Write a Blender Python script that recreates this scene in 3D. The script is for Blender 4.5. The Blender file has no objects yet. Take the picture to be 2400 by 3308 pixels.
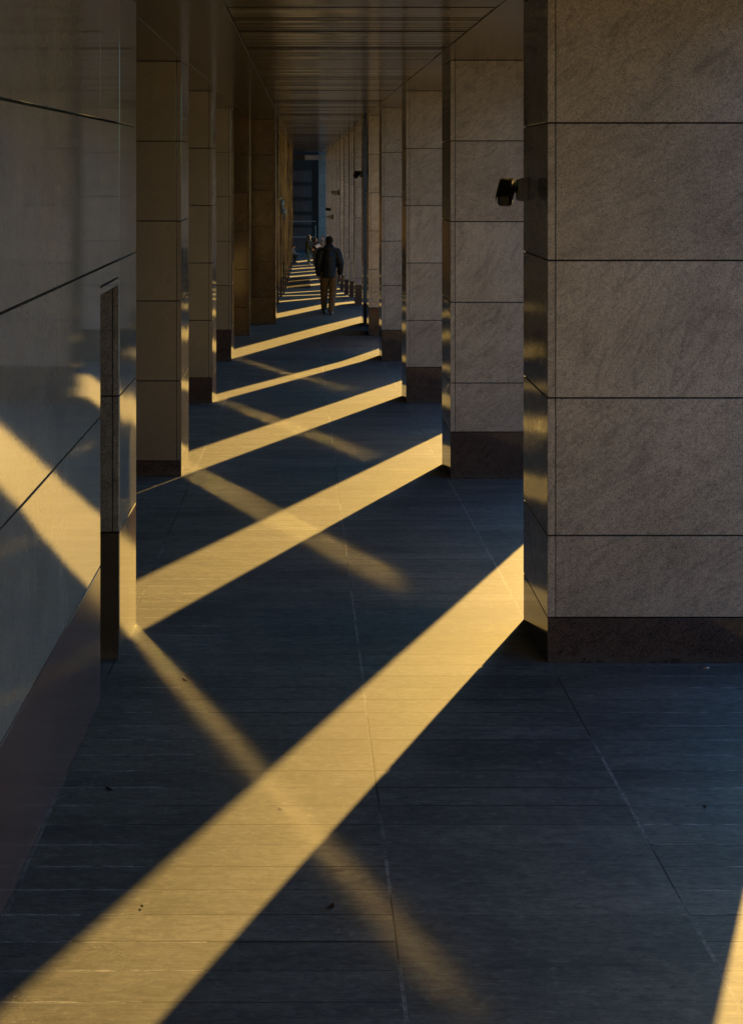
import bpy, bmesh, math, random
from mathutils import Vector, Matrix
random.seed(7)
C = bpy.context.scene.collection
scn = bpy.context.scene
R = math.radians

# ------------------------------------------------------------------ camera
CAM_Z = 2.43            # height of the lens above the paving right under it
cam_d = bpy.data.cameras.new('camera')
cam = bpy.data.objects.new('camera', cam_d); C.objects.link(cam)
cam.location = (0, 0, CAM_Z); cam.rotation_euler = (R(90), 0, 0)
cam_d.sensor_fit = 'VERTICAL'; cam_d.sensor_height = 36; cam_d.lens = 55.56
cam_d.shift_x = 0.0664; cam_d.shift_y = -0.3375
cam_d.clip_start = 0.05; cam_d.clip_end = 2000
scn.camera = cam

# ------------------------------------------------------------------ sky, sun, exposure
SUN_AZ, SUN_EL = 20.3, 12.9      # azimuth clockwise from +Y (down the arcade), elevation
w = bpy.data.worlds.new('World'); scn.world = w; w.use_nodes = True
nt = w.node_tree; bg = nt.nodes['Background']
sky = nt.nodes.new('ShaderNodeTexSky'); sky.sky_type = 'NISHITA'; sky.sun_disc = False
sky.sun_elevation = R(SUN_EL); sky.sun_rotation = R(SUN_AZ)
sky.air_density = 1.2; sky.dust_density = 0.6; sky.ozone_density = 2.0
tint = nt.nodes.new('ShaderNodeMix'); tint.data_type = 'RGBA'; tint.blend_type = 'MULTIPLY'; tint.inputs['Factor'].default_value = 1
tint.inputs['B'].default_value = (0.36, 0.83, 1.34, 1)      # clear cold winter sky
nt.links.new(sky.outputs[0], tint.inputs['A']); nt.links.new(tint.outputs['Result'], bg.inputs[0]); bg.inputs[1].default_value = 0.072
sd = bpy.data.lights.new('sun', 'SUN'); sd.energy = 4.2; sd.angle = R(0.5); sd.color = (1.0, 0.61, 0.155)
so = bpy.data.objects.new('sun', sd); C.objects.link(so)
sv = Vector((math.sin(R(SUN_AZ))*math.cos(R(SUN_EL)), math.cos(R(SUN_AZ))*math.cos(R(SUN_EL)), math.sin(R(SUN_EL))))
so.rotation_euler = (-sv).to_track_quat('-Z', 'Y').to_euler()
scn.view_settings.view_transform = 'Standard'; scn.view_settings.look = 'None'
scn.view_settings.gamma = 1; scn.view_settings.exposure = 1.68
scn.cycles.use_denoising = True
try:
    scn.cycles.denoising_prefilter = 'ACCURATE'; scn.cycles.denoising_input_passes = 'RGB_ALBEDO_NORMAL'
except Exception: pass
scn.cycles.max_bounces = 10; scn.cycles.diffuse_bounces = 5; scn.cycles.glossy_bounces = 6
scn.cycles.caustics_reflective = True
scn.cycles.blur_glossy = 0.0
scn.cycles.use_guiding = True
scn.cycles.sample_clamp_indirect = 0.0

# ------------------------------------------------------------------ survey units
# SP = one course of cladding; lateral in SP; depth in U; heights measured as SP below the lens
SP, U = 0.75, 2.625
def zf(h): return CAM_Z - h*SP
PROF = [(-40, 2.6), (-3, 2.95), (0, 3.24), (10.17, 4.39), (12.6, 4.43), (14.85, 4.54), (17.1, 4.945), (19.4, 5.5),
        (21.6, 5.93), (34.8, 7.6), (45, 8.15), (80, 9.0), (400, 9.0)]
def hfloor(u):
    for (a, ha), (b, hb) in zip(PROF, PROF[1:]):
        if u <= b: return ha + (hb-ha)*(u-a)/(b-a)
    return PROF[-1][1]
def P(X, u, h): return Vector((X*SP, u*U, zf(h)))

# ------------------------------------------------------------------ materials
def mat(name):
    m = bpy.data.materials.new(name); m.use_nodes = True
    n = m.node_tree.nodes; b = n['Principled BSDF']
    return m, m.node_tree, n, b
def N(nt_, kind, **kw):
    n = nt_.nodes.new(kind)
    for k, v in kw.items():
        if k in n.inputs.keys() if isinstance(k, str) else False: n.inputs[k].default_value = v
        else: setattr(n, k, v)
    return n
def L(nt_, a, b): nt_.links.new(a, b)
def ramp(nt_, fac, stops):
    r = nt_.nodes.new('ShaderNodeValToRGB'); e = r.color_ramp.elements
    while len(e) < len(stops): e.new(0.5)
    for el, (p, c) in zip(e, stops):
        el.position = p; el.color = (c[0], c[1], c[2], 1) if len(c) == 3 else c
    L(nt_, fac, r.inputs[0]); return r.outputs[0]
def coords(nt_, kind='Position'):
    if kind == 'Position': return nt_.nodes.new('ShaderNodeNewGeometry').outputs['Position']
    return nt_.nodes.new('ShaderNodeTexCoord').outputs[kind]
def mapping(nt_, vec, scale=(1, 1, 1), rot=(0, 0, 0), loc=(0, 0, 0)):
    m = nt_.nodes.new('ShaderNodeMapping'); L(nt_, vec, m.inputs[0])
    m.inputs['Scale'].default_value = scale; m.inputs['Rotation'].default_value = rot; m.inputs['Location'].default_value = loc
    return m.outputs[0]
def noise(nt_, vec, scale, detail=4, rough=0.6, dist=0.0):
    n = nt_.nodes.new('ShaderNodeTexNoise'); L(nt_, vec, n.inputs['Vector'])
    n.inputs['Scale'].default_value = scale; n.inputs['Detail'].default_value = detail
    n.inputs['Roughness'].default_value = rough; n.inputs['Distortion'].default_value = dist
    return n.outputs['Fac']
def mix(nt_, f, a, b, mode='MIX'):
    m = nt_.nodes.new('ShaderNodeMix'); m.data_type = 'RGBA'; m.blend_type = mode
    for s, v in ((m.inputs['Factor'], f), (m.inputs['A'], a), (m.inputs['B'], b)):
        if hasattr(v, 'links'): L(nt_, v, s)
        elif isinstance(v, (int, float)) and s.name == 'Factor': s.default_value = v
        else: s.default_value = (v[0], v[1], v[2], 1)
    return m.outputs['Result']
def mth(nt_, op, a, b=None, c=None, clamp=False):
    m = nt_.nodes.new('ShaderNodeMath'); m.operation = op; m.use_clamp = clamp
    for i, v in enumerate((a, b, c)):
        if v is None: continue
        if hasattr(v, 'links'): L(nt_, v, m.inputs[i])
        else: m.inputs[i].default_value = v
    return m.outputs[0]
def bump(nt_, h, strength, dist, normal=None):
    b = nt_.nodes.new('ShaderNodeBump'); L(nt_, h, b.inputs['Height'])
    b.inputs['Strength'].default_value = strength; b.inputs['Distance'].default_value = dist
    if normal is not None: L(nt_, normal, b.inputs['Normal'])
    return b.outputs[0]

def granite(name, base, dark, vein, rough=0.09, spec=0.5, ior=1.6, wav=1.0, veinamt=1.0, grain=170, rvar=0.25, front=None, grime=1.0):
    m, t, n, b = mat(name)
    p = coords(t)
    geo = t.nodes.new('ShaderNodeNewGeometry')
    isl = geo.outputs['Random Per Island']
    off = t.nodes.new('ShaderNodeCombineXYZ'); L(t, mth(t, 'MULTIPLY', isl, 37.0), off.inputs[0]); L(t, mth(t, 'MULTIPLY', isl, 13.0), off.inputs[2])
    pa = t.nodes.new('ShaderNodeVectorMath'); pa.operation = 'ADD'; L(t, p, pa.inputs[0]); L(t, off.outputs[0], pa.inputs[1])
    vr = t.nodes.new('ShaderNodeVectorRotate'); vr.rotation_type = 'Y_AXIS'; L(t, pa.outputs[0], vr.inputs['Vector'])
    L(t, mth(t, 'ADD', 0.45, mth(t, 'MULTIPLY', isl, 0.75)), vr.inputs['Angle']); pr = vr.outputs[0]
    g1 = noise(t, p, grain, 3, 0.75)
    g2 = noise(t, p, grain*0.33, 2, 0.6)
    cloud = noise(t, mapping(t, p, (1, 1, 1), (0.3, 0.5, 0.2)), 1.7, 5, 0.62, 0.6)
    vm = mapping(t, pr, (1.3, 1.5, 4.0))
    v = noise(t, vm, 2.2, 9, 0.78, 1.8)
    vf = ramp(t, v, [(0.47, (0, 0, 0)), (0.66, (1, 1, 1))])
    col = mix(t, ramp(t, g1, [(0.36, (1, 1, 1)), (0.52, (0, 0, 0))]), base, dark)
    g3 = noise(t, mapping(t, pr, (1.0, 1, 2.0)), 26, 6, 0.85, 0.8)
    col = mix(t, mth(t, 'MULTIPLY', ramp(t, g3, [(0.38, (1, 1, 1)), (0.52, (0, 0, 0))]), 0.42), col, dark)
    light = [min(1, c*1.45) for c in base]
    col = mix(t, mth(t, 'MULTIPLY', ramp(t, g2, [(0.55, (0, 0, 0)), (0.75, (1, 1, 1))]), 0.45), col, light)
    vv = mth(t, 'MULTIPLY', mth(t, 'MULTIPLY', vf, ramp(t, g1, [(0.30, (1, 1, 1)), (0.62, (0.40, 0.40, 0.40))])), 0.95*veinamt)
    col = mix(t, vv, col, vein)
    sc = mth(t, 'ADD', mth(t, 'MULTIPLY', cloud, 0.9), 0.55)
    sc = mth(t, 'MULTIPLY', sc, mth(t, 'ADD', mth(t, 'MULTIPLY', isl, rvar), 1-rvar/2))
    mm = t.nodes.new('ShaderNodeVectorMath'); mm.operation = 'SCALE'
    L(t, col, mm.inputs[0]); L(t, sc, mm.inputs['Scale'])
    # faint vertical run marks
    run = ramp(t, noise(t, mapping(t, p, (14, 14, 0.5)), 1.6, 5, 0.7), [(0.28, (0.87, 0.87, 0.87)), (0.48, (1, 1, 1))])
    sc2 = t.nodes.new('ShaderNodeVectorMath'); sc2.operation = 'MULTIPLY'; L(t, mm.outputs[0], sc2.inputs[0]); L(t, run, sc2.inputs[1])
    # dust splashed up and grime gathered at the foot
    ob = t.nodes.new('ShaderNodeTexCoord'); oz = t.nodes.new('ShaderNodeSeparateXYZ'); L(t, ob.outputs['Object'], oz.inputs[0])
    hgt_ = mth(t, 'ADD', oz.outputs[2], mth(t, 'MULTIPLY', noise(t, p, 9, 5, 0.8), 0.22))
    gr = mth(t, 'MULTIPLY', mth(t, 'LESS_THAN', hgt_, 0.17), 0.55*grime)
    colf = mix(t, gr, sc2.outputs[0], (0.07, 0.065, 0.06))
    gr2 = mth(t, 'LESS_THAN', hgt_, 0.125)
    colf = mix(t, mth(t, 'MULTIPLY', gr2, 0.7*grime), colf, (0.015, 0.013, 0.012))
    L(t, colf, b.inputs['Base Color'])
    rr = mth(t, 'ADD', mth(t, 'MULTIPLY', noise(t, p, 6, 4, 0.6), rough*0.5), rough*0.75)
    if front:      # honed faces towards the street ends, polished faces along the arcade
        nx = t.nodes.new('ShaderNodeSeparateXYZ'); L(t, geo.outputs['True Normal'], nx.inputs[0])
        k_ = mth(t, 'LESS_THAN', mth(t, 'ABSOLUTE', nx.outputs[0]), 0.6)
        rr = mth(t, 'ADD', mth(t, 'MULTIPLY', k_, front), rr)
    L(t, rr, b.inputs['Roughness'])
    b.inputs['IOR'].default_value = ior
    b.inputs['Specular IOR Level'].default_value = spec
    if wav > 0:
        wv = noise(t, p, 1.3, 1, 0.4)
        nb = bump(t, wv, 1.0, 0.0035*wav)
        fine = bump(t, g1, 0.02, 0.001, nb)
        L(t, fine, b.inputs['Normal'])
    else:
        L(t, bump(t, g1, 0.5, 0.002), b.inputs['Normal'])
    return m
M = {}
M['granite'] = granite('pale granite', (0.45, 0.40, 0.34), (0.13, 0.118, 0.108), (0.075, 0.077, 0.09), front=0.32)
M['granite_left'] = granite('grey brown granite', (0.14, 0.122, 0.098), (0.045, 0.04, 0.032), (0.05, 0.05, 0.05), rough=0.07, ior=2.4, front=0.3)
M['brown'] = granite('brown veined granite', (0.12, 0.078, 0.036), (0.035, 0.023, 0.012), (0.012, 0.01, 0.008), rough=0.16, rvar=0.5)
M['plinth'] = granite('dark brown granite', (0.085, 0.058, 0.047), (0.012, 0.010, 0.010), (0.015, 0.013, 0.013), rough=0.085, grain=110, rvar=0.1, wav=0.7)
M['pillarplinth'] = granite('polished pillar plinth', (0.09, 0.06, 0.05), (0.045, 0.03, 0.026), (0.03, 0.025, 0.025), rough=0.085, ior=2.3, wav=0.6, veinamt=0.3, grain=110, rvar=0.05)
M['darkplinth'] = granite('black flamed granite', (0.03, 0.024, 0.02), (0.008, 0.007, 0.007), (0.01, 0.01, 0.01), rough=0.5, wav=0, grain=110)
M['jamb'] = granite('flamed dark granite', (0.20, 0.205, 0.215), (0.05, 0.05, 0.055), (0.02, 0.02, 0.025), rough=0.5, wav=0, grain=120)
M['wallp'] = granite('polished wall granite', (0.28, 0.25, 0.225), (0.22, 0.195, 0.175), (0.16, 0.14, 0.13), rough=0.03, ior=1.65, grime=0.0, wav=0.35, veinamt=0.4, grain=160, rvar=0.05)
M['pillar'] = granite('polished pillar granite', (0.17, 0.165, 0.155), (0.12, 0.115, 0.11), (0.09, 0.08, 0.08), rough=0.07, ior=2.4, wav=0.8, veinamt=0.4, rvar=0.05)
M['wallplinth'] = granite('polished wall plinth', (0.15, 0.085, 0.08), (0.08, 0.05, 0.048), (0.05, 0.035, 0.035), rough=0.16, ior=1.35, grime=0.0, wav=0.6, veinamt=0.3, grain=110, rvar=0.05)

def plain(name, col, rough=0.6, metal=0.0, nz=0.15, scale=30, spec=0.5, bmp=0.0):
    m, t, n, b = mat(name)
    p = coords(t, 'Object')
    f = noise(t, p, scale, 4, 0.6)
    c0 = [c*(1-nz) for c in col]; c1 = [min(1, c*(1+nz)) for c in col]
    L(t, ramp(t, f, [(0.3, c0), (0.7, c1)]), b.inputs['Base Color'])
    b.inputs['Roughness'].default_value = rough; b.inputs['Metallic'].default_value = metal
    b.inputs['Specular IOR Level'].default_value = spec
    if bmp: L(t, bump(t, f, 0.4, bmp), b.inputs['Normal'])
    return m
M['core'] = plain('dark joint', (0.015, 0.013, 0.012), 0.9)
M['grey_plastic'] = plain('grey plastic', (0.32, 0.33, 0.32), 0.45)
M['black_plastic'] = plain('black plastic', (0.012, 0.012, 0.012), 0.35)
M['lens_glass'] = plain('camera window', (0.02, 0.02, 0.024), 0.08)
M['door'] = plain('door panel', (0.05, 0.042, 0.036), 0.3)
M['concrete'] = plain('facade above', (0.13, 0.12, 0.11), 0.8, scale=2)
M['pale'] = plain('pale cladding', (0.42, 0.38, 0.36), 0.6, scale=3)
M['pinkband'] = plain('pink grey facade', (0.11, 0.070, 0.058), 0.6, scale=3)
M['darkband'] = plain('dark facade band', (0.032, 0.020, 0.015), 0.6, scale=3)
M['glass'] = plain('shop glass', (0.07, 0.10, 0.12), 0.06, spec=0.9)
M['rail'] = plain('pale blue rail paint', (0.25, 0.36, 0.44), 0.4)
M['mat'] = plain('entrance matting', (0.05, 0.045, 0.04), 0.5, scale=120)
M['steel'] = plain('brushed steel', (0.6, 0.6, 0.6), 0.25, 1.0)
M['bronze'] = plain('bronze glass frame', (0.30, 0.20, 0.07), 0.22, 0.8, scale=4)

def gold_reflection_mat():
    m, t, n, b = mat('painted gold reflections'); p = coords(t)
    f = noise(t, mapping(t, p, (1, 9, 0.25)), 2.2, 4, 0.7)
    L(t, ramp(t, f, [(0.38, (0.10, 0.07, 0.03)), (0.55, (0.40, 0.31, 0.14)), (0.66, (0.62, 0.50, 0.22))]), b.inputs['Base Color'])  # gold streaks paint the polished stone's sunlit reflections into the colour
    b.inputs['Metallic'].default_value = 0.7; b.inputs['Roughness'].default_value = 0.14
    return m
M['gold'] = gold_reflection_mat()
# ceiling metal: polished bronze sheet, brushed across
def ceiling_mat(name, col, rough, wav):
    m, t, n, b = mat(name)
    p = coords(t)
    f = noise(t, mapping(t, p, (0.6, 6, 1)), 3, 4, 0.6)
    L(t, ramp(t, f, [(0.25, [c*0.75 for c in col]), (0.75, [c*1.2 for c in col])]), b.inputs['Base Color'])
    b.inputs['Metallic'].default_value = 0.55
    b.inputs['Roughness'].default_value = rough
    wv = noise(t, mapping(t, p, (1.0, 0.5, 1)), 1.6, 2, 0.4)
    L(t, bump(t, wv, 1.0, wav), b.inputs['Normal'])
    return m
M['ceil'] = ceiling_mat('bronze ceiling sheet', (0.15, 0.125, 0.09), 0.16, 0.004)
M['slat'] = ceiling_mat('bronze ceiling slat', (0.25, 0.215, 0.15), 0.15, 0.006)

# paving: long narrow strips laid across the arcade, three long seams
SEAMS = (-1.38*SP, 0.416*SP, 1.79*SP)
def paving_mat():
    m, t, n, b = mat('ribbed stone paving')
    p = coords(t)
    sx = t.nodes.new('ShaderNodeSeparateXYZ'); L(t, p, sx.inputs[0])
    x, y = sx.outputs[0], sx.outputs[1]
    pitch = 0.2047
    wob = mth(t, 'MULTIPLY', mth(t, 'SUBTRACT', noise(t, p, 3.0, 3), 0.5), 0.006)
    yy = mth(t, 'ADD', y, wob)
    q = mth(t, 'DIVIDE', mth(t, 'SUBTRACT', yy, 7.7595-pitch*200), pitch)
    row = mth(t, 'FLOOR', q); fr = mth(t, 'FRACT', q)
    d = mth(t, 'MULTIPLY', mth(t, 'MINIMUM', fr, mth(t, 'SUBTRACT', 1.0, fr)), pitch)     # metres to the nearest cross joint
    cid = None; dseam = None
    xw = mth(t, 'ADD', x, mth(t, 'MULTIPLY', mth(t, 'SUBTRACT', noise(t, p, 2.0, 4), 0.5), 0.014))
    for s in SEAMS:
        g = mth(t, 'GREATER_THAN', x, s); cid = g if cid is None else mth(t, 'ADD', cid, g)
        a = mth(t, 'ABSOLUTE', mth(t, 'SUBTRACT', xw, s)); dseam = a if dseam is None else mth(t, 'MINIMUM', dseam, a)
    cv = t.nodes.new('ShaderNodeCombineXYZ'); L(t, row, cv.inputs[0]); L(t, cid, cv.inputs[1])
    wn = t.nodes.new('ShaderNodeTexWhiteNoise'); wn.noise_dimensions = '2D'; L(t, cv.outputs[0], wn.inputs['Vector'])
    rnd = wn.outputs['Value']
    # fine ribs running across
    rib = noise(t, mapping(t, p, (2.0, 55, 1)), 3.2, 6, 0.78)
    rib2 = noise(t, mapping(t, p, (3.0, 13, 1)), 3.0, 7, 0.75, 0.4)
    cloud = noise(t, mapping(t, p, (0.8, 1.5, 1)), 1.2, 6, 0.65, 0.8)
    base = ramp(t, cloud, [(0.32, (0.066, 0.070, 0.069)), (0.68, (0.172, 0.172, 0.156))])
    base = mix(t, mth(t, 'MULTIPLY', ramp(t, rib, [(0.34, (1, 1, 1)), (0.54, (0, 0, 0))]), 0.75), base, (0.045, 0.041, 0.038))
    base = mix(t, mth(t, 'MULTIPLY', ramp(t, rib2, [(0.5, (0, 0, 0)), (0.68, (1, 1, 1))]), 0.55), base, (0.18, 0.165, 0.145))
    base = mix(t, mth(t, 'MULTIPLY', ramp(t, rib2, [(0.30, (1, 1, 1)), (0.46, (0, 0, 0))]), 0.6), base, (0.035, 0.033, 0.030))
    mot = noise(t, mapping(t, p, (1.0, 1.4, 1)), 22, 6, 0.8, 0.5)
    base = mix(t, mth(t, 'MULTIPLY', ramp(t, mot, [(0.36, (1, 1, 1)), (0.50, (0, 0, 0))]), 0.55), base, (0.040, 0.041, 0.040))
    base = mix(t, mth(t, 'MULTIPLY', ramp(t, mot, [(0.54, (0, 0, 0)), (0.66, (1, 1, 1))]), 0.5), base, (0.23, 0.23, 0.205))
    blot = noise(t, mapping(t, p, (1.0, 1.6, 1)), 4.0, 7, 0.7, 1.2)
    base = mix(t, mth(t, 'MULTIPLY', ramp(t, blot, [(0.36, (1, 1, 1)), (0.48, (0, 0, 0))]), 0.45), base, (0.045, 0.046, 0.046))
    sc = mth(t, 'ADD', mth(t, 'MULTIPLY', rnd, 0.30), 0.86)
    vm = t.nodes.new('ShaderNodeVectorMath'); vm.operation = 'SCALE'; L(t, base, vm.inputs[0]); L(t, sc, vm.inputs['Scale'])
    base = vm.outputs[0]
    # cross joints: mostly hairline, some open, some with pale lime bloom
    jn = noise(t, mapping(t, p, (0.7, 3, 1)), 1.3, 3, 0.6)
    rj = t.nodes.new('ShaderNodeTexWhiteNoise'); rj.noise_dimensions = '2D'
    cv2 = t.nodes.new('ShaderNodeCombineXYZ'); L(t, mth(t, 'FLOOR', mth(t, 'ADD', q, 0.5)), cv2.inputs[0]); L(t, cid, cv2.inputs[1]); L(t, cv2.outputs[0], rj.inputs['Vector'])
    jw = mth(t, 'ADD', 0.0020, mth(t, 'MULTIPLY', mth(t, 'POWER', rj.outputs['Value'], 2.0), 0.0050))
    mid = mth(t, 'COMPARE', cid, 2.0, 0.1)
    jw = mth(t, 'MULTIPLY', jw, mth(t, 'SUBTRACT', 1.0, mth(t, 'MULTIPLY', mth(t, 'MULTIPLY', mid, mth(t, 'LESS_THAN', y, 6.2)), 0.9)))
    jl = mth(t, 'LESS_THAN', d, jw)
    jm = mth(t, 'MULTIPLY', jl, ramp(t, jn, [(0.25, (0, 0, 0)), (0.42, (1, 1, 1))]))
    sl = mth(t, 'LESS_THAN', dseam, mth(t, 'ADD', 0.0015, mth(t, 'MULTIPLY', noise(t, p, 1.1, 2), 0.005)))
    joint = mth(t, 'MAXIMUM', jm, sl)
    base = mix(t, joint, base, (0.02, 0.018, 0.016))
    # lime bloom along joints (near the left wall, the right column and the seams)
    near = mth(t, 'MULTIPLY', mth(t, 'LESS_THAN', d, 0.006), ramp(t, noise(t, mapping(t, p, (3, 30, 1)), 5, 4, 0.7), [(0.42, (0, 0, 0)), (0.6, (1, 1, 1))]))
    xz = mth(t, 'ADD', x, mth(t, 'MULTIPLY', mth(t, 'SUBTRACT', wn.outputs['Value'], 0.5), 0.5))
    zone = mth(t, 'MAXIMUM', mth(t, 'LESS_THAN', xz, -0.55), mth(t, 'GREATER_THAN', xz, 1.55))
    zone = mth(t, 'MULTIPLY', zone, ramp(t, noise(t, p, 0.9, 3), [(0.36, (0, 0, 0)), (0.5, (1, 1, 1))]))
    seamb = mth(t, 'MULTIPLY', mth(t, 'MULTIPLY', mth(t, 'LESS_THAN', mth(t, 'ABSOLUTE', mth(t, 'SUBTRACT', dseam, 0.003)), 0.0028), ramp(t, noise(t, p, 0.8, 3, 0.7), [(0.44, (0, 0, 0)), (0.56, (1, 1, 1))])), ramp(t, noise(t, p, 40, 4, 0.7), [(0.35, (0.1, 0.1, 0.1)), (0.6, (0.7, 0.7, 0.7))]))
    bloom = mth(t, 'MAXIMUM', mth(t, 'MULTIPLY', near, zone), seamb)
    base = mix(t, mth(t, 'MULTIPLY', bloom, 0.7), base, (0.55, 0.55, 0.55))
    # speckled salt in the corner by the wall, dark damp spots
    sp = noise(t, p, 90, 4, 0.8)
    salt = mth(t, 'MULTIPLY', ramp(t, sp, [(0.57, (0, 0, 0)), (0.68, (1, 1, 1))]), mth(t, 'MULTIPLY', mth(t, 'LESS_THAN', x, -0.45), ramp(t, noise(t, p, 1.8, 4), [(0.5, (0, 0, 0)), (0.62, (1, 1, 1))])))
    base = mix(t, mth(t, 'MULTIPLY', salt, 0.6), base, (0.5, 0.5, 0.5))
    spot = ramp(t, noise(t, mapping(t, p, (1.6, 3.2, 1)), 3.4, 4, 0.6), [(0.25, (1, 1, 1)), (0.31, (0, 0, 0))])
    base = mix(t, mth(t, 'MULTIPLY', spot, 0.7), base, (0.03, 0.027, 0.024))
    L(t, base, b.inputs['Base Color'])
    rg = mth(t, 'ADD', mth(t, 'MULTIPLY', rib2, 0.20), 0.60)
    L(t, rg, b.inputs['Roughness'])
    b.inputs['Specular IOR Level'].default_value = 0.36
    hgt = mth(t, 'SUBTRACT', mth(t, 'MULTIPLY', rib, 0.6), mth(t, 'MULTIPLY', joint, 1.2))
    L(t, bump(t, hgt, 0.35, 0.003), b.inputs['Normal'])
    return m
M['paving'] = paving_mat()
M['ground'] = plain('plaza ground', (0.06, 0.06, 0.06), 0.8, scale=1.5)

# ------------------------------------------------------------------ mesh helpers
def tag(o, label=None, cat=None, group=None, kind=None):
    if label: o['label'] = label
    if cat: o['category'] = cat; o['kind'] = 'thing'
    if group: o['group'] = group
    if kind: o['kind'] = kind
    return o
def empty(name, loc, label, cat, group=None, rz=0.0):
    o = bpy.data.objects.new(name, None); C.objects.link(o)
    o.location = loc; o.rotation_euler = (0, 0, rz); o.empty_display_size = 0.2
    return tag(o, label, cat, group)
def link(name, bm, m, parent=None, loc=None, smooth=False):
    me = bpy.data.meshes.new(name); bm.normal_update(); bm.to_mesh(me); bm.free()
    for mm in (m if isinstance(m, (list, tuple)) else [m]): me.materials.append(mm)
    o = bpy.data.objects.new(name, me); C.objects.link(o)
    if parent: o.parent = parent
    if loc is not None: o.location = loc
    if smooth:
        for p_ in me.polygons: p_.use_smooth = True
    return o
def box(bm, x0, x1, y0, y1, z0, z1, bev=0.0, mi=0):
    vs = [bm.verts.new((x, y, z)) for x in (x0, x1) for y in (y0, y1) for z in (z0, z1)]
    fs = []
    for q in ((0, 1, 3, 2), (4, 6, 7, 5), (0, 4, 5, 1), (2, 3, 7, 6), (0, 2, 6, 4), (1, 5, 7, 3)):
        f = bm.faces.new([vs[i] for i in q]); f.material_index = mi; fs.append(f)
    if bev > 0:
        es = list({e for f in fs for e in f.edges})
        bmesh.ops.bevel(bm, geom=es, offset=bev, segments=1, affect='EDGES')
    return vs
def tube(bm, pts, radii, seg=12, cap=True, squash=None):
    """loft of rings along pts; radii = number or (rx, ry)"""
    pts = [Vector(p_) for p_ in pts]; rings = []
    up = None
    for i, p_ in enumerate(pts):
        d = (pts[min(i+1, len(pts)-1)] - pts[max(i-1, 0)]).normalized()
        ref = Vector((0, 1, 0)) if abs(d.y) < 0.9 else Vector((0, 0, 1))
        a = ref.cross(d).normalized() if up is None else (up - d*up.dot(d)).normalized()
        up = a; b_ = d.cross(a)
        r = radii[i]; rx, ry = (r, r) if isinstance(r, (int, float)) else r
        rings.append([bm.verts.new(p_ + a*math.cos(2*math.pi*k/seg)*rx + b_*math.sin(2*math.pi*k/seg)*ry) for k in range(seg)])
    for A, B in zip(rings, rings[1:]):
        for k in range(seg): bm.faces.new((A[k], A[(k+1) % seg], B[(k+1) % seg], B[k]))
    if cap: bm.faces.new(rings[0][::-1]); bm.faces.new(rings[-1])

# ------------------------------------------------------------------ columns
JOINT0 = -1.316       # ceiling level; joints every course below it
ORD = ['first', 'second', 'third', 'fourth', 'fifth', 'sixth', 'seventh', 'eighth', 'ninth', 'tenth', 'eleventh',
       'twelfth', 'thirteenth', 'fourteenth', 'fifteenth', 'sixteenth', 'seventeenth', 'eighteenth']
def column(X0, X1, u0, u1, hpl, label, group, shaft='granite', plinth='plinth', rz=0.0, cat='column', jamb=False):
    """pillar clad in stacked courses; X0 < X1 lateral faces, u0 near face, u1 far face"""
    hb = hfloor((u0+u1)/2)
    base = P((X0+X1)/2, (u0+u1)/2, hb)
    t = empty('granite_column', base, label, cat, group, rz)
    wx, wy = (X1-X0)*SP/2, (u1-u0)*U/2
    g = 0.004; c = 0.042
    bm = bmesh.new()
    top = zf(JOINT0)-base.z; bot = zf(hpl)-base.z if hpl else -0.35
    zt = top; k = 0
    while zt > bot+0.02:
        zb = max(zt-SP, bot)
        a, b_ = zb+g, zt-g
        jy = random.uniform(-0.0015, 0.0015)
        if jamb:
            box(bm, -wx, wx, -wy+0.03, wy, a, b_, 0.002)
        else:
            box(bm, -wx, -wx+c, -wy, wy, a, b_, 0.0025)
            box(bm, wx-c, wx, -wy, wy, a, b_, 0.0025)
            box(bm, -wx+c+0.003, wx-c-0.003, -wy+jy, wy+jy, a, b_, 0.0025)
        zt = zb; k += 1
    sh = link('shaft', bm, M[shaft], t)
    bm = bmesh.new(); box(bm, -wx+0.012, wx-0.012, -wy+(0.04 if jamb else 0.012), wy-0.012, bot, top)
    co = link('joint_filler', bm, M['core'], t)
    if hpl:
        bm = bmesh.new()
        box(bm, -wx+0.001, wx-0.001, -wy+(0.03 if jamb else 0.001), wy-0.001, -0.35, bot-0.003, 0.0025)
        link('plinth', bm, M[plinth], t)
    if jamb:
        bm = bmesh.new(); zt = top
        while zt > bot+0.02:
            zb = max(zt-SP, bot)
            box(bm, wx-0.035, wx-0.002, -wy+0.002, -wy+0.028, zb+g, zt-g, 0.002)
            box(bm, -wx, wx-0.040, -wy+0.002, -wy+0.028, zb+g, zt-g, 0.002)
            zt = zb
        link('jamb_facing', bm, M['jamb'], t)
        bm = bmesh.new(); box(bm, -wx, wx-0.002, -wy+0.001, -wy+0.028, -0.35, bot-0.004, 0.002)
        link('plinth_facing', bm, M['darkplinth'], t)
    return t

RG, LG = 'granite columns on the open right side', 'granite columns on the left side'
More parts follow.
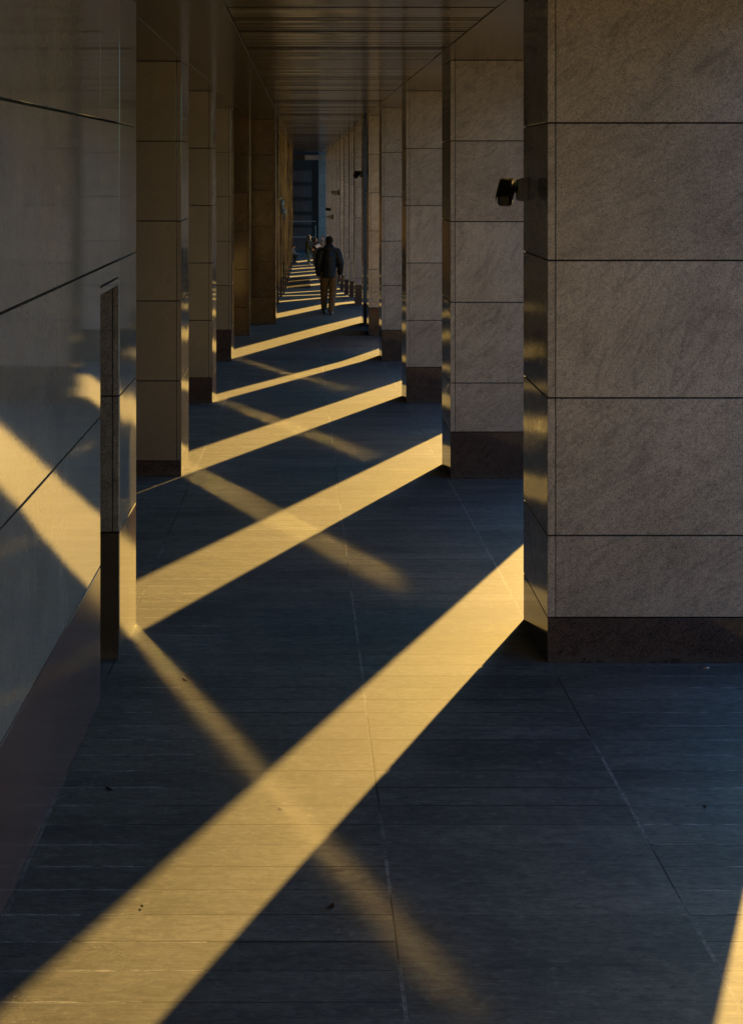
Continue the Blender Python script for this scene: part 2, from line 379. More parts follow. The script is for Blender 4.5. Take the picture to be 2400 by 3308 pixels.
# right row: near-face depth, lateral inner edge, plinth level
right = [(-8.2, 1.78, 2.8), (-5.9, 1.78, 2.8), (-3.60, 1.78, 2.9), (-1.30, 1.78, 2.9), (0.99, 1.78, 3.10), (3.282, 1.772, 3.28), (5.593, 1.818, 3.29), (7.87, 1.787, 3.50), (10.17, 1.76, 3.684),
         (12.5, 1.655, 3.80), (14.85, 1.69, 3.90), (17.1, 1.74, 4.35), (19.4, 1.755, 4.86), (21.6, 1.75, 5.2)]
u_ = 23.9
while u_ < 40.5: right.append((u_, 1.75 if u_ < 35 else 1.98, hfloor(u_)-0.7)); u_ += 2.28
right = right[:]
BH = 5      # columns standing beside or behind the viewer
names_r = {5: 'huge pale granite column filling the right edge of the view', 6: 'second large granite column behind the huge near one on the right',
           7: 'third pale granite column on the right, left of the second one', 8: 'fourth pale granite column on the right with tall dark plinth'}
OUT = 3.68
for i, (u0, x0, hp) in enumerate(right):
    if i in names_r: lab = names_r[i]
    elif i < 5: lab = ['granite column on the right four bays behind the viewer', 'granite column on the right three bays behind the viewer', 'granite column on the right two bays behind the viewer', 'granite column on the right one bay behind the viewer', 'granite column on the right beside the viewer, before the huge one'][i]
    else: lab = '%s granite column of the right row, counted away from the viewer' % ORD[i-5]
    column(x0, 3.68 if i < 5 else (3.56 if i == 5 else (3.63 if i == 6 else (3.50 if i < 12 or i % 2 else 3.85))), u0, u0+(0.34 if i > 5 else 0.36), hp, lab, RG)
column(1.70, 2.95, 11.78, 12.14, 3.70, 'granite column doubled up close against the fifth one in the right row', RG)

WROT = -math.atan(0.046*SP/U)
def wx_(u): return -1.5+0.046*u
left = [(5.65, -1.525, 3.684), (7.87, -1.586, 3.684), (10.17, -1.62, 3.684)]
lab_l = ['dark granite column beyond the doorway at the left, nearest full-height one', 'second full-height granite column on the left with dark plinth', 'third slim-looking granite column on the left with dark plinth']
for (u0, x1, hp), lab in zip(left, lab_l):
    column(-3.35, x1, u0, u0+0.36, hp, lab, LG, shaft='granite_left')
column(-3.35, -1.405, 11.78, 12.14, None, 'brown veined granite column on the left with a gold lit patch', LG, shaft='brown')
column(-3.35, -0.775, 12.69, 13.05, None, 'wide dark brown granite column jutting furthest into the arcade on the left', LG, shaft='brown')
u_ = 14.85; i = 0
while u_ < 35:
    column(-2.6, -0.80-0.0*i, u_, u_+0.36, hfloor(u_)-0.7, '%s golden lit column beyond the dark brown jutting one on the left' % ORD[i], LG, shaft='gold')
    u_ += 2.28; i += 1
# pillar at the far side of the doorway, in line with the polished wall
t = column(-2.2, (wx_(3.3)+wx_(3.6))/2, 3.31, 3.61, 2.684, 'polished pillar with dark flamed granite jamb at the far side of the doorway', LG, shaft='pillar', plinth='pillarplinth', rz=WROT, jamb=True)

# ------------------------------------------------------------------ polished wall with doorway, near left
o0 = Vector((-1.5*SP, 0, 0))
def wall_piece(bm, u0, u1, h0, h1, th=0.30, bev=0.002, dx=0.0):
    box(bm, -th, dx, u0*U, u1*U, zf(h1), zf(h0), bev)
wall = empty('polished_wall', o0, 'polished granite wall mirroring the arcade along the near left edge', 'wall', None, WROT)
bm = bmesh.new(); lv = JOINT0
UE = 3.03; US = -8.8; g = 0.005
lv0 = JOINT0
while lv0 < 2.684-0.01:
    lv1 = min(lv0+1.0, 2.684)
    a = lv0*SP; 
    box(bm, -0.05, 0, US*U, UE*U, zf(lv1)+g, zf(lv0)-g, 0.002)
    lv0 = lv1
link('cladding', bm, M['wallp'], wall)
bm = bmesh.new(); box(bm, -3.2, -0.052, US*U+0.01, UE*U-0.012, -1.0, zf(JOINT0)-0.002); link('backing', bm, M['core'], wall)
bm = bmesh.new()
for a, b_ in ((US, -5.0), (-5.0, -2.8), (-2.8, -0.6), (-0.6, 0.86), (0.86, 2.27), (2.27, UE)):
    box(bm, -0.05, 0.0, a*U+0.0015, b_*U-0.0015, -1.0, zf(2.684)-0.004, 0.0015)
link('plinth', bm, M['wallplinth'], wall)
bm = bmesh.new(); e = 3.31
box(bm, -0.05, 0, UE*U+0.003, e*U-0.003, zf(-0.316)+g, zf(JOINT0)-g, 0.002)
box(bm, -0.05, 0, UE*U+0.003, e*U-0.003, zf(0.684)+g, zf(-0.316)-g, 0.002)
box(bm, -0.05, 0, UE*U+0.003, e*U-0.003, zf(0.81)+g, zf(0.684)-g, 0.002)
box(bm, -0.30, 0, UE*U+0.003, e*U-0.003, zf(0.865), zf(0.81)-g, 0.002)
link('lintel', bm, M['wallp'], wall)
# recess and door behind the opening
bm = bmesh.new(); box(bm, -0.80, -0.74, UE*U, (e+0.5)*U, -0.9, zf(0.5)); dd = link('door', bm, M['door'], wall)
bm = bmesh.new(); tube(bm, [(-0.70, 8.35, 0.9), (-0.70, 8.35, 1.3)], [0.012, 0.012], 10); link('handle', bm, M['steel'], dd)

# left inner wall of the building behind the left columns
bw = empty('building_wall', P(-3.3, 6, 4), 'dark shopfront wall deep behind the left columns', 'wall')
bm = bmesh.new(); box(bm, -0.4, 0, (3.0-6)*U, (12.7-6)*U, -2, 6); link('wall_face', bm, M['jamb'], bw)
bw = empty('building_wall', P(-2.55, 24, 6), 'bronze framed shopfront behind the far left golden columns', 'wall')
bm = bmesh.new(); box(bm, -0.3, 0, (13.06-24)*U, (35.2-24)*U, -4, 8); link('wall_face', bm, M['bronze'], bw)

# ------------------------------------------------------------------ ground, paving
def sheet(name, xs, us, dz, m):
    bm = bmesh.new(); rows = []
    for u in us:
        rows.append([bm.verts.new((x, u*U, zf(hfloor(u))+dz)) for x in xs])
    for A, B in zip(rows, rows[1:]):
        for k in range(len(xs)-1): bm.faces.new((A[k], A[k+1], B[k+1], B[k]))
    o = link(name, bm, m); o['kind'] = 'structure'; return o
us = [a for a, _ in PROF]
sheet('ground', [-900, -30, 40, 900], us, -0.02, M['ground'])
sheet('paving', [-4.5, 6.0], [a for a in us if -45 < a < 60], 0.0, M['paving'])

# ------------------------------------------------------------------ ceiling
zc = zf(JOINT0)
bm = bmesh.new()
UC0, UC1 = -9.0, 41.2
XL, XR = -0.64, 1.60
XO = 3.72
bays = []; starts = [r_[0] for r_ in right]
for a, b_ in zip(starts, starts[1:]): bays.append((a+0.40, b_-0.03))
# side strips
def cbox(x0, x1, u0, u1, z0=zc, z1=zc+0.12): box(bm, x0*SP, x1*SP, u0*U, u1*U, z0, z1, 0.003)
cbox(-4.6, -1.46, UC0, UC1); cbox(-1.455, XL, UC0, UC1); cbox(XR, XO, UC0, UC1)
prev = UC0
for a, b_ in bays:
    cbox(XL+0.005, XR-0.005, prev, a-0.004); prev = b_+0.004
cbox(XL+0.005, XR-0.005, prev, UC1)
ce = link('ceiling', bm, M['ceil']); ce['kind'] = 'structure'
for i, (a, b_) in enumerate(bays):
    if i < 5: lab = 'slatted bronze ceiling panel %s' % ['four bays behind the viewer', 'three bays behind the viewer', 'two bays behind the viewer', 'just behind the viewer', 'straight above the viewer'][i]
    elif i == 5: lab = 'slatted bronze ceiling panel nearest the top edge of the view'
    else: lab = '%s slatted bronze ceiling panel counted away from the top edge' % ORD[i-5]
    tp = empty('ceiling_panel', (0, (a+b_)/2*U, zc), lab, 'ceiling panel', 'slatted ceiling panels, one per bay')
    bm = bmesh.new(); n_ = max(1, round((b_-a)*U/0.345)); step = (b_-a)*U/n_; y0 = -(b_-a)*U/2
    for k in range(n_):
        ya = y0+k*step
        # shallow wedge slat: near edge low, far edge high, with a bead in the middle
        x0, x1 = (XL+0.012)*SP, (XR-0.012)*SP
        for fa, fb_ in ((0.0, 0.42), (0.5, 0.92)):
            ta, tb = random.uniform(0, 0.006), random.uniform(0, 0.006)
            prof = [(ya+step*fa, ta), (ya+step*fb_, tb), (ya+step*fb_, 0.065), (ya+step*fa, 0.065)]
            A = [bm.verts.new((x0, y, z)) for y, z in prof]; B = [bm.verts.new((x1, y, z)) for y, z in prof]
            for q in range(4):
                r2 = (q+1) % 4; f_ = bm.faces.new((A[q], B[q], B[r2], A[r2])); f_.material_index = 1 if q == 3 else 0  # near edge blackened: shade of the gap painted onto the slat
            bm.faces.new(A); bm.faces.new(B[::-1])
    link('slats', bm, [M['slat'], M['core']], tp)
    bm = bmesh.new(); box(bm, XL*SP, XR*SP, y0, -y0, 0.10, 0.13); link('backing', bm, M['core'], tp)
# building mass above
bm = bmesh.new(); box(bm, -30, (XO-0.02)*SP, UC0*U, UC1*U, 0.0, 22)
bld = link('building', bm, M['concrete'], None, (0, 0, zc+0.14)); tag(bld, 'tall stone building standing over the arcade', 'building')
bm = bmesh.new(); box(bm, -45, 45, -14, 0, -3, 19)  # unseen block, added to hide the bright low sky from the column faces
for i in range(14):
    for j in range(5): box(bm, -42+i*6.2, -39+i*6.2, 0.0, 0.25, 0.5+j*3.6, 2.6+j*3.6)
rb = link('building', bm, M['concrete'], None, (12, -62, 0)); tag(rb, 'unseen block added behind the viewer to keep low sky out of reflections', 'building')
# ------------------------------------------------------------------ far end
fb = empty('far_building', P(-0.5, 46, 8), 'distant building with dark and pinkish stone bands at the end of the arcade', 'building')
def fbox(bm, xa, xb, ua, ub, h0, h1, bev=0): 
    b0 = fb.location; box(bm, xa*SP-b0.x, xb*SP-b0.x, ua*U-b0.y, ub*U-b0.y, zf(h1)-b0.z, zf(h0)-b0.z, bev)
s_ = 22.7
bands_y = [(300, 377, 'd'), (377, 403, 'p'), (403, 410.5, 'd'), (410.5, 436, 'p'), (436, 444, 'd'), (444, 468, 'p'), (468, 476, 'd'), (476, 497, 'p'), (497, 504, 'd'), (504, 530, 'p'), (530, 566, 'p')]
bp, bd = bmesh.new(), bmesh.new()
for y0, y1, k in bands_y:
    h0, h1 = (y0-368.5)/s_, (y1-368.5)/s_
    if k == 'p': fbox(bp, -20, 9, 44.0, 46, h0+0.01, h1-0.01)
    else: fbox(bd, -20, 9, 43.98, 46, h0, h1)
fbox(bd, -20, 9, 44.2, 46, -30, -3.0)
link('stone_band', bp, M['pinkband'], fb); link('dark_band', bd, M['darkband'], fb)
pr = empty('stone_pier', P(1.1, 43, 8), 'dark brown stone pier beside the pale column at the far end', 'pier')
bm = bmesh.new(); box(bm, -0.3*SP, 0.33*SP, 0, 0.6, -1, 6.9, 0.01); link('shaft', bm, M['darkband'], pr)
bm = bmesh.new(); box(bm, -0.34*SP, 0.35*SP, -0.02, 0.55, -1, 0.5, 0.01); link('plinth', bm, M['plinth'], pr)
column(1.41, 2.35, 42.0, 42.5, None, 'pale bluish stone column at the far end behind the walking man', RG, shaft='granite')
cn = empty('canopy_beam', P(1.1, 41.5, -1.0), 'pale soffit beam hanging over the far end of the arcade', 'beam')
bm = bmesh.new(); box(bm, -0.95*SP, 1.3*SP, -0.5, 0.5, -0.30, 0.02, 0.01); link('soffit', bm, M['pale'], cn)
bm = bmesh.new(); box(bm, -3.5*SP, -0.96*SP, -0.3, 0.5, -0.25, 0.02, 0.01); link('bracket', bm, M['darkband'], cn)
rl = empty('railing', P(-1, 41.0, hfloor(41)), 'pale blue metal railing in front of the far banded building', 'railing')
bm = bmesh.new()
for hz in ((490-368.5)/24.4, (525-368.5)/24.4):
    z = zf(hz)-rl.location.z; tube(bm, [(-6, 0, z), (1.6, 0, z)], [0.025, 0.025], 8)
link('rail', bm, M['rail'], rl)
for xp in (-4.2, -0.9+0.4, 1.58):
    bm = bmesh.new(); tube(bm, [(xp, 0, 0), (xp, 0, zf((500-368.5)/24.4)-rl.location.z)], [0.02, 0.02], 8); link('post', bm, M['rail'], rl)
# ------------------------------------------------------------------ surveillance cameras
def cctv(X, u, h, label, scale=1.0, side=-1, yaw=25, pitch=12, body='black_plastic'):
    t = empty('surveillance_camera', P(X, u, h), label, 'surveillance camera', 'surveillance cameras on the columns'); t.scale = (scale,)*3
    s = side
    bm = bmesh.new(); tube(bm, [(0, 0, 0), (s*0.030, 0, 0), (s*0.034, 0, 0), (s*0.052, 0, 0), (s*0.056, 0, 0)], [0.070, 0.070, 0.066, 0.066, 0.060], 32)
    link('mounting_box', bm, M['grey_plastic'], t)
    bm = bmesh.new(); tube(bm, [(s*0.054, 0, 0), (s*0.075, 0.0, 0.0), (s*0.090, -0.01, 0.004)], [0.020, 0.016, 0.018], 12); link('bracket', bm, M[body], t)
    rot = Matrix.Rotation(R(yaw)*s*-1, 4, 'Z') @ Matrix.Rotation(R(pitch), 4, 'X')
    def place(bm): bmesh.ops.transform(bm, matrix=Matrix.Translation((s*0.120, -0.03, -0.005)) @ rot, verts=bm.verts)
    bm = bmesh.new()
    vs = box(bm, -0.042, 0.042, -0.12, 0.09, -0.048, 0.040, 0.012); place(bm); hs = link('housing', bm, M[body], t)
    bm = bmesh.new()
    pr_ = [(-0.048, -0.008), (-0.048, 0.036), (-0.036, 0.048), (0.036, 0.048), (0.048, 0.036), (0.048, -0.008)]
    A = [bm.verts.new((x, -0.145, z)) for x, z in pr_]; B = [bm.verts.new((x, 0.07, z)) for x, z in pr_]
    for q in range(5): bm.faces.new((A[q], B[q], B[q+1], A[q+1]))
    bmesh.ops.solidify(bm, geom=bm.faces[:], thickness=0.003)
    place(bm); link('sun_shield', bm, M[body], t)
    bm = bmesh.new(); box(bm, -0.030, 0.030, -0.123, -0.113, -0.034, 0.024, 0.002); place(bm); link('window', bm, M['lens_glass'], hs)
    return t
cctv(1.772, 3.60, 0.186, 'black bullet camera on the near huge column, halfway up the right side', 1.0, -1, -14, 26)
cctv(1.655, 12.62, 0.21, 'small black bullet camera on the doubled column above the walking man', 1.05, -1, -14, 20)
cctv(1.75, 21.7, 1.26, 'pale rounded camera high on a dark far column right of centre', 1.5, -1, 50, 8, 'grey_plastic')
cctv(1.75, 28.5, 2.70, 'small camera on a far right column, lowest and nearest the pale pier', 1.3, -1, 50, 8)
cctv(1.75, 26.3, 2.95, 'tiny pale camera on a far right column just above the dark haired head', 1.5, -1, 60, 8, 'grey_plastic')
def wall_lamp(X, u, h, label, sc=1.0):
    t = empty('wall_lamp', P(X, u, h), label, 'wall lamp', 'wall lamps on the left columns'); t.scale = (sc,)*3
    bm = bmesh.new(); tube(bm, [(0, 0, 0.17), (0.03, 0, 0.21), (0.06, 0, 0.18)], [0.03, 0.03, 0.03], 10); link('bracket', bm, M['grey_plastic'], t)
    bm = bmesh.new(); tube(bm, [(0.06, 0, 0.20), (0.06, 0, 0.14), (0.06, 0, 0.03), (0.06, 0, -0.12), (0.06, 0, -0.18)], [0.02, 0.045, 0.052, 0.04, 0.02], 16); link('shade', bm, M['glass'], t, smooth=True)
    return t
wall_lamp(-0.80, 15.2, 1.35, 'dark oval wall lamp on the first golden column at the left, the larger one')
wall_lamp(-0.80, 17.4, 1.85, 'dark oval wall lamp one column further on, the smaller one', 0.9)
# entrance mat
bm = bmesh.new()
rows = []
for u in (22.3, 23.5, 25.0, 26.4):
    rows.append([bm.verts.new(P(x, u, hfloor(u)) + Vector((0, 0, 0.018))) for x in (-0.76, 0.36)])
for A, B in zip(rows, rows[1:]): bm.faces.new((A[0], A[1], B[1], B[0]))
bmesh.ops.solidify(bm, geom=bm.faces[:], thickness=0.012)
mt = link('entrance_mat', bm, M['mat']); tag(mt, 'dark rectangular entrance mat lying across the far arcade floor', 'mat')
# ------------------------------------------------------------------ people
M['skin'] = plain('skin', (0.42, 0.24, 0.16), 0.5, nz=0.06)
M['hair'] = plain('dark hair', (0.005, 0.004, 0.0035), 0.75, scale=120, nz=0.5, spec=0.15)
M['hair_brown'] = plain('brown hair', (0.10, 0.05, 0.03), 0.55, scale=120, nz=0.3)
M['navy'] = plain('navy quilted nylon', (0.006, 0.011, 0.022), 0.65, scale=14, nz=0.25, bmp=0.004, spec=0.2)
M['khaki'] = plain('khaki cotton', (0.075, 0.052, 0.028), 0.85, scale=25, bmp=0.003)
M['teal'] = plain('teal denim', (0.03, 0.075, 0.085), 0.85, scale=25)
M['darkcoat'] = plain('dark green coat', (0.014, 0.022, 0.022), 0.8, scale=20)
M['blackcoat'] = plain('black coat', (0.018, 0.018, 0.018), 0.75, scale=20)
M['palecoat'] = plain('pale grey jacket', (0.16, 0.155, 0.15), 0.75, scale=20)
M['shoe'] = plain('black leather', (0.012, 0.010, 0.009), 0.35)
M['whiteshoe'] = plain('white trainers', (0.65, 0.65, 0.63), 0.5)
M['paper'] = plain('white paper', (0.75, 0.75, 0.74), 0.7, nz=0.03)
M['eye'] = plain('dark eyes', (0.01, 0.01, 0.01), 0.2)

def ball(bm, c, r, seg=14):
    c = Vector(c); r = Vector(r if isinstance(r, (tuple, list)) else (r, r, r))
    bmesh.ops.create_uvsphere(bm, u_segments=seg, v_segments=max(6, seg//2+2), radius=1.0,
                              matrix=Matrix.Translation(c) @ Matrix.Diagonal((r.x, r.y, r.z, 1)))
def lerp(a, b, t): return Vector(a)*(1-t)+Vector(b)*t
def limb(bm, joints, radii, sub=6, puff=0.0, pitch=0.09, seg=14, ends=(1, 1)):
    pts, rr = [], []; dist = 0
    for i in range(len(joints)-1):
        a, b_ = Vector(joints[i]), Vector(joints[i+1]); ra, rb = radii[i], radii[i+1]
        n_ = max(3, int((b_-a).length/0.02)) if puff else sub
        for k in range(n_ + (1 if i == len(joints)-2 else 0)):
            t_ = k/n_; q = lerp(a, b_, t_)
            if pts: dist += (q-pts[-1]).length
            ra_ = ra if not isinstance(ra, (int, float)) else (ra, ra); rb_ = rb if not isinstance(rb, (int, float)) else (rb, rb)
            e_ = 1 + puff*(abs(math.sin(math.pi*dist/pitch))**0.6-0.5)
            pts.append(q); rr.append(((ra_[0]*(1-t_)+rb_[0]*t_)*e_, (ra_[1]*(1-t_)+rb_[1]*t_)*e_))
    tube(bm, pts, rr, seg)
    for j, r_, on in ((joints[0], radii[0], ends[0]), (joints[-1], radii[-1], ends[1])):
        if not on: continue
        r_ = r_ if not isinstance(r_, (int, float)) else (r_, r_)
        ball(bm, j, (min(r_)*0.98,)*3)
def fuse(o, voxel, smooth=4):
    m_ = o.modifiers.new('fuse', 'REMESH'); m_.mode = 'VOXEL'; m_.voxel_size = voxel; m_.use_smooth_shade = True
    s_2 = o.modifiers.new('soften', 'SMOOTH'); s_2.iterations = smooth; s_2.factor = 0.5
def hand(bm, wrist, elbow, s, sc=1.0):
    """slightly curled hand hanging on from the wrist; s = +1 thumb towards +x"""
    d = (Vector(wrist)-Vector(elbow)).normalized(); f = Vector((0, 1, 0)); f = (f-d*f.dot(d)).normalized(); sd_ = d.cross(f)
    wv = Vector(wrist); palm = wv + d*0.085*sc
    tube(bm, [wv-d*0.01, wv+d*0.03, palm], [(0.024, 0.028), (0.018, 0.040), (0.015, 0.040)], 12)
    ball(bm, palm, (0.018, 0.030, 0.018))
    for k, ln in enumerate((0.068, 0.078, 0.072, 0.055)):
        b0 = palm + f*(0.030-0.020*k)*sc
        b1 = b0 + d*ln*0.45*sc; b2 = b1 + (d*0.8+sd_*0.6*s).normalized()*ln*0.32*sc; b3 = b2 + (d*0.4+sd_*0.9*s).normalized()*ln*0.25*sc
        limb(bm, [b0, b1, b2, b3], [0.0095, 0.009, 0.008, 0.007], 3, seg=8)
    t0 = wv + d*0.03*sc + f*0.032*sc; t1 = t0 + (d*0.6+f*0.8).normalized()*0.035; t2 = t1 + (d*0.95+f*0.2+sd_*0.3*s).normalized()*0.03
    limb(bm, [t0, t1, t2], [0.012, 0.0105, 0.009], 3, seg=8)
def person(loc, rz, label, J, top, legs, shoe, hair, coat_z, voxel=0.012, puff=0.0, hood=False, face=True, group=None, top_r=1.0, leg_r=1.0):
    t = empty('person', loc, label, 'person', group, rz)
    hd = Vector(J['head'])
    # body: one continuous surface
    bm = bmesh.new()
    ball(bm, hd, (0.074, 0.092, 0.112), 18)
    ball(bm, hd+Vector((0, 0.030, -0.055)), (0.055, 0.062, 0.062))           # jaw
    limb(bm, [hd+Vector((0, 0.095, 0.01)), hd+Vector((0, 0.112, -0.025))], [0.010, 0.016], 3, seg=8)   # nose
    ball(bm, hd+Vector((0, 0.088, -0.060)), (0.026, 0.012, 0.012))           # lips
    for s in (-1, 1): ball(bm, hd+Vector((s*0.078, -0.005, -0.01)), (0.012, 0.020, 0.032))            # ears
    nk = lerp(J['shL'], J['shR'], 0.5)
    limb(bm, [hd+Vector((0, -0.015, -0.07)), nk], [0.058, 0.065])
    limb(bm, [nk-Vector((0, 0, 0.04)), lerp(nk, J['pelvis'], 0.55), J['pelvis']], [(0.11, 0.17), (0.10, 0.135), (0.11, 0.16)])
    for a in 'LR':
        sh, el, wr = J['sh'+a], J['el'+a], J['wr'+a]
        limb(bm, [nk-Vector((0, 0, 0.02)), sh, el, wr], [0.05, 0.052, 0.040, 0.026])
        hand(bm, wr, el, 1 if a == 'L' else -1)
        hp, kn, an = J['hip'+a], J['kn'+a], J['an'+a]
        limb(bm, [J['pelvis'], hp, kn, an], [0.09, 0.085, 0.055, 0.038])
        ft = Vector(an)+Vector((0, 0.12, -0.045)); limb(bm, [an, ft], [0.038, 0.028])
    b = link('body', bm, M['skin'], t); fuse(b, max(0.0075, voxel*0.7), 2)
    if face:
        for s in (-1, 1):
            bm = bmesh.new(); ball(bm, hd+Vector((s*0.030, 0.086, 0.008)), (0.012, 0.006, 0.007), 10); link('eye', bm, M['eye'], b)
    # hair
    bm = bmesh.new()
    ball(bm, hd+Vector((0, -0.018, 0.026)), (0.086, 0.093, 0.104), 20)
    ball(bm, hd+Vector((0, -0.045, -0.035)), (0.072, 0.060, 0.065), 16)
    for k in range(26):
        a = random.uniform(0, 6.28); e_ = random.uniform(0.1, 1.45)
        v = Vector((math.cos(a)*math.cos(e_), math.sin(a)*math.cos(e_)-0.15, math.sin(e_)))
        ball(bm, hd+Vector((0, -0.018, 0.026))+Vector((v.x*0.078, v.y*0.086, v.z*0.097)), random.uniform(0.012, 0.022), 8)
    h = link('hair', bm, M[hair], t); fuse(h, 0.008, 2)
    # jacket or coat
    bm = bmesh.new()
    sh = lerp(J['shL'], J['shR'], 0.5); pv = Vector(J['pelvis']); wdt = (Vector(J['shR'])-Vector(J['shL'])).length
    hem = Vector((pv.x, pv.y, coat_z))
    ww = 0.205*top_r
    limb(bm, [sh+Vector((0, 0, 0.02)), sh-Vector((0, 0, 0.10)), lerp(sh, pv, 0.6), hem],
         [(0.12, wdt*0.42), (0.145*top_r, ww), (0.15*top_r, ww*0.99), (0.145*top_r, ww*0.97)], puff=puff*0.35, pitch=0.085, seg=26, ends=(1, 0))
    if coat_z > 0.6: pass
    for a in 'LR':
        s_, el, wr = J['sh'+a], J['el'+a], J['wr'+a]
        limb(bm, [lerp(sh, s_, 0.55)-Vector((0, 0, 0.015)), Vector(s_)-Vector((0, 0, 0.02)), el, lerp(el, wr, 0.95)], [0.085*top_r, 0.092*top_r, 0.078*top_r, 0.056*top_r], puff=puff, pitch=0.075, seg=16)
    limb(bm, [sh-Vector((0, 0, 0.03)), sh+Vector((0, -0.005, 0.10))], [0.135, 0.098])
    if hood == 'down':
        ball(bm, sh+Vector((0, -0.085, 0.06)), (0.150, 0.085, 0.085), 16); ball(bm, sh+Vector((0, -0.07, 0.12)), (0.115, 0.065, 0.05), 14)
    j = link('jacket' if coat_z > 0.6 else 'coat', bm, M[top], t); fuse(j, voxel, 2)
    if hood is True:
        bm = bmesh.new(); ball(bm, hd+Vector((0, -0.030, 0.012)), (0.112, 0.108, 0.135), 18); ball(bm, hd+Vector((0, -0.05, -0.10)), (0.115, 0.10, 0.09), 16)
        ho = link('hood', bm, M[top], t); fuse(ho, voxel, 3)
    # trousers
    bm = bmesh.new()
    ball(bm, pv, (0.155*leg_r, 0.12, 0.13))
    for a in 'LR':
        hp, kn, an = J['hip'+a], J['kn'+a], J['an'+a]
        limb(bm, [pv, hp, kn, Vector(an)+Vector((0, 0, -0.01))], [0.11*leg_r, 0.102*leg_r, 0.078*leg_r, 0.060*leg_r], seg=16, puff=0.07, pitch=0.13)
    tr = link('trousers', bm, M[legs], t); fuse(tr, voxel, 2)
    for a in 'LR':
        an = Vector(J['an'+a]); z0 = J.get('gz'+a, 0.0)
        bm = bmesh.new()
        tube(bm, [Vector((an.x, an.y-0.085, z0+0.035)), Vector((an.x, an.y-0.02, z0+0.048)), Vector((an.x, an.y+0.08, z0+0.040)), Vector((an.x, an.y+0.165, z0+0.028)), Vector((an.x, an.y+0.19, z0+0.02))],
             [(0.030, 0.033), (0.047, 0.043), (0.040, 0.046), (0.028, 0.042), (0.012, 0.025)], 14)
        ball(bm, (an.x, an.y-0.02, z0+0.075), (0.042, 0.052, 0.05)); box(bm, an.x-0.042, an.x+0.042, an.y-0.10, an.y+0.185, z0, z0+0.016, 0.006)
        so_ = link('shoe', bm, M[shoe], t); fuse(so_, 0.008, 2)
    return t

U_MAN = 13.7
walk = dict(head=(0.005, 0.02, 1.645), shL=(-0.185, 0.0, 1.43), shR=(0.185, 0.0, 1.43), elL=(-0.248, -0.03, 1.14), elR=(0.258, 0.01, 1.15),
            wrL=(-0.238, 0.05, 0.905), wrR=(0.262, 0.09, 0.93), pelvis=(0, 0, 0.93), hipL=(-0.095, 0.0, 0.90), hipR=(0.095, 0.0, 0.90),
            knL=(-0.105, 0.16, 0.50), knR=(0.085, 0.02, 0.49), anL=(-0.105, 0.22, 0.095), anR=(0.045, -0.17, 0.11))
man = person(P(0.775, U_MAN, hfloor(U_MAN)), 0.0, 'man seen from behind walking away in navy puffer jacket and khaki trousers', walk, 'navy', 'khaki', 'shoe', 'hair', 0.845,
       voxel=0.009, puff=0.13, hood='down', face=True, top_r=1.10, leg_r=1.12)
man['_'] = 0; del man['_']
UG = 34.6
A_ = dict(head=(0, 0.03, 1.61), shL=(-0.17, 0, 1.41), shR=(0.17, 0, 1.41), elL=(-0.22, 0.02, 1.12), elR=(0.22, 0.05, 1.12), wrL=(-0.17, 0.20, 0.93), wrR=(0.17, 0.22, 0.95),
          pelvis=(0, 0, 0.92), hipL=(-0.09, 0, 0.89), hipR=(0.09, 0, 0.89), knL=(-0.10, 0.03, 0.48), knR=(0.10, 0.02, 0.48), anL=(-0.10, -0.02, 0.09), anR=(0.11, 0.03, 0.09))
person(P(0.40, UG, hfloor(UG)), R(-105), 'person in hooded dark coat, teal trousers and white shoes facing right in the distance', A_, 'darkcoat', 'teal', 'whiteshoe', 'hair', 0.66, hood=True, group='people gathered at the far end')
B_ = dict(head=(0, 0.08, 1.47), shL=(-0.17, 0, 1.30), shR=(0.17, 0, 1.30), elL=(-0.23, 0.04, 1.05), elR=(0.23, 0.04, 1.05), wrL=(-0.10, 0.26, 1.10), wrR=(0.08, 0.27, 1.10),
          pelvis=(0, 0, 0.83), hipL=(-0.09, 0, 0.80), hipR=(0.09, 0, 0.80), knL=(-0.09, 0.02, 0.44), knR=(0.09, 0.02, 0.44), anL=(-0.09, -0.02, 0.09), anR=(0.09, -0.02, 0.09))
pb = person(P(0.93, UG+0.1, hfloor(UG+0.1)), R(205), 'person in hooded black coat looking down at a white sheet in the distance', B_, 'blackcoat', 'blackcoat', 'shoe', 'hair_brown', 0.50, hood=True, group='people gathered at the far end')
q0 = Vector((0.0, 0.33, 1.12)); rz_ = R(205)
bm = bmesh.new(); box(bm, -0.15, 0.15, -0.105, 0.105, -0.0015, 0.0015)
pp = link('paper_sheet', bm, M['paper']); pp.location = pb.location + Matrix.Rotation(rz_, 3, 'Z') @ q0; pp.rotation_euler = (R(-38), R(18), rz_)
tag(pp, 'white paper sheet held by the black coated person in the distance', 'paper')
C_ = {k: (v[0], v[1], v[2]*0.965) for k, v in A_.items()}; C_['anL'] = A_['anL']; C_['anR'] = A_['anR']
person(P(1.52, UG+0.3, hfloor(UG+0.3)), R(150), 'brown haired person in pale jacket mostly hidden behind the walking man', C_, 'palecoat', 'teal', 'shoe', 'hair_brown', 0.80, group='people gathered at the far end')
S_ = dict(head=(0, 0.14, 0.98), shL=(-0.17, 0.06, 0.80), shR=(0.17, 0.06, 0.80), elL=(-0.22, 0.18, 0.58), elR=(0.22, 0.18, 0.58), wrL=(-0.12, 0.36, 0.55), wrR=(0.12, 0.36, 0.55),
          pelvis=(0, -0.12, 0.34), hipL=(-0.10, -0.10, 0.33), hipR=(0.10, -0.10, 0.33), knL=(-0.13, 0.30, 0.50), knR=(0.13, 0.30, 0.50), anL=(-0.12, 0.20, 0.10), anR=(0.12, 0.20, 0.10))
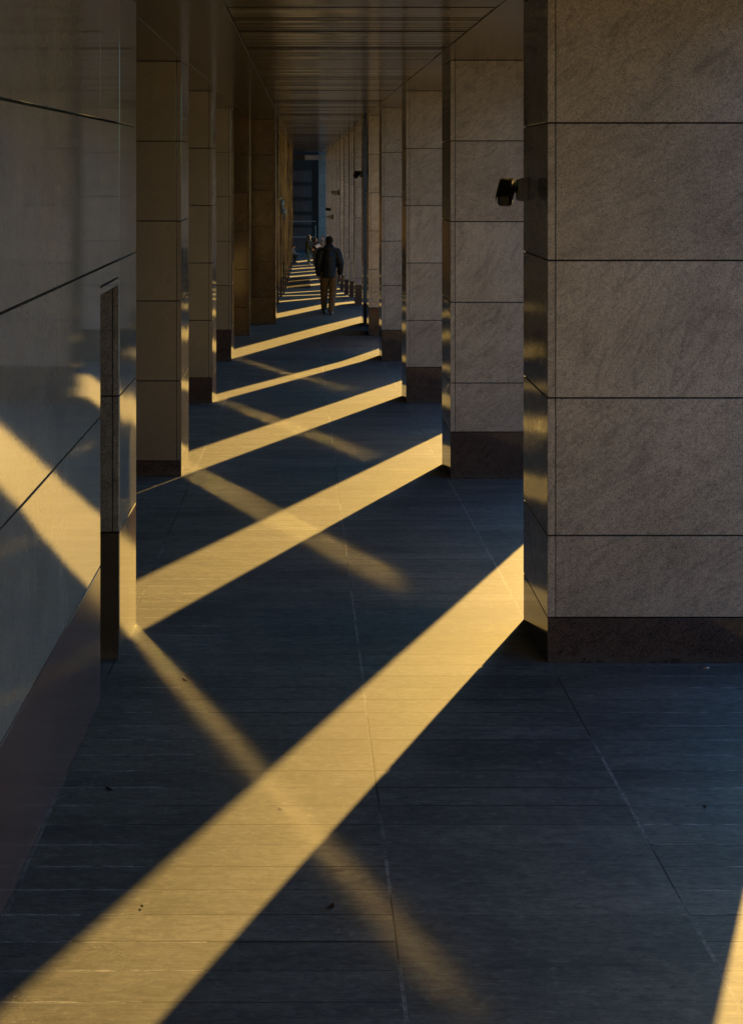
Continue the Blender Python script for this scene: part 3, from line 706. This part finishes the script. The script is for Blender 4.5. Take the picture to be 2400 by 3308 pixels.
person(P(-0.98, 35.6, hfloor(35.6)), R(-80), 'sunlit crouching person in pale jacket peeking past the far left columns', S_, 'palecoat', 'blackcoat', 'shoe', 'hair', 0.30, group='people gathered at the far end')

# ------------------------------------------------------------------ small litter on the paving
def floor_at(xd, yd):
    u = 3.0
    for _ in range(60): u = 0.5*u + 0.5*hfloor(u)*1000/(yd-368.5)
    return P((xd-672)*u/1000, u, hfloor(u))
M['leaf'] = plain('dry leaf', (0.05, 0.028, 0.012), 0.8, nz=0.4)
M['filter'] = plain('cigarette filter', (0.55, 0.16, 0.05), 0.8)
bm = bmesh.new(); tube(bm, [(-0.014, 0, 0.004), (0.004, 0, 0.004)], [0.004, 0.004], 10)
cb = link('cigarette_butt', bm, M['filter'], None, floor_at(1562, 1481)); cb.rotation_euler.z = 0.3
tag(cb, 'orange cigarette butt lying at the foot of the huge near column', 'cigarette butt')
bm = bmesh.new(); tube(bm, [(0.0045, 0, 0.004), (0.020, 0, 0.0045)], [0.0038, 0.0036], 10); link('paper_stub', bm, M['paper'], cb)
for k, (xd, yd, sz, lab) in enumerate([(242, 1751, 0.022, 'dark dry leaf near the foot of the polished left wall'), (733, 2012, 0.020, 'dark dry leaf alone in the shade below the crossing light bands'),
        (1395, 1503, 0.008, 'tiny leaf scrap in front of the huge column plinth'), (620, 1795, 0.009, 'tiny leaf scrap inside the broad near light band, upper one'),
        (315, 2010, 0.009, 'tiny leaf scrap in the broad near light band, lower left'), (410, 1510, 0.024, 'dry leaf just past the doorway pillar in the shade'),
        (1560, 1790, 0.014, 'curled leaf by the right hand edge in the shade'), (568, 1090, 0.010, 'tiny scrap in the shade beyond the second light band')]):
    bm = bmesh.new(); n_ = 9; mid = []
    A = []; B = []
    for i in range(n_):
        t_ = i/(n_-1); y_ = (t_-0.5)*2*sz; w_2 = sz*0.55*math.sin(math.pi*min(1, t_*0.96+0.03))**0.8*random.uniform(0.8, 1.1); z_ = 0.002+0.35*sz*(2*t_-1)**2
        mid.append(bm.verts.new((0, y_, z_))); A.append(bm.verts.new((-w_2, y_, z_+sz*0.12))); B.append(bm.verts.new((w_2, y_, z_+sz*0.16)))
    for i in range(n_-1):
        bm.faces.new((A[i], mid[i], mid[i+1], A[i+1])); bm.faces.new((mid[i], B[i], B[i+1], mid[i+1]))
    bmesh.ops.solidify(bm, geom=bm.faces[:], thickness=0.0008)
    lf = link('dry_leaf', bm, M['leaf'], None, floor_at(xd, yd)+Vector((0, 0, 0.001))); lf.rotation_euler.z = random.uniform(0, 3.1)
    tag(lf, lab, 'leaf', 'leaf scraps scattered on the paving')
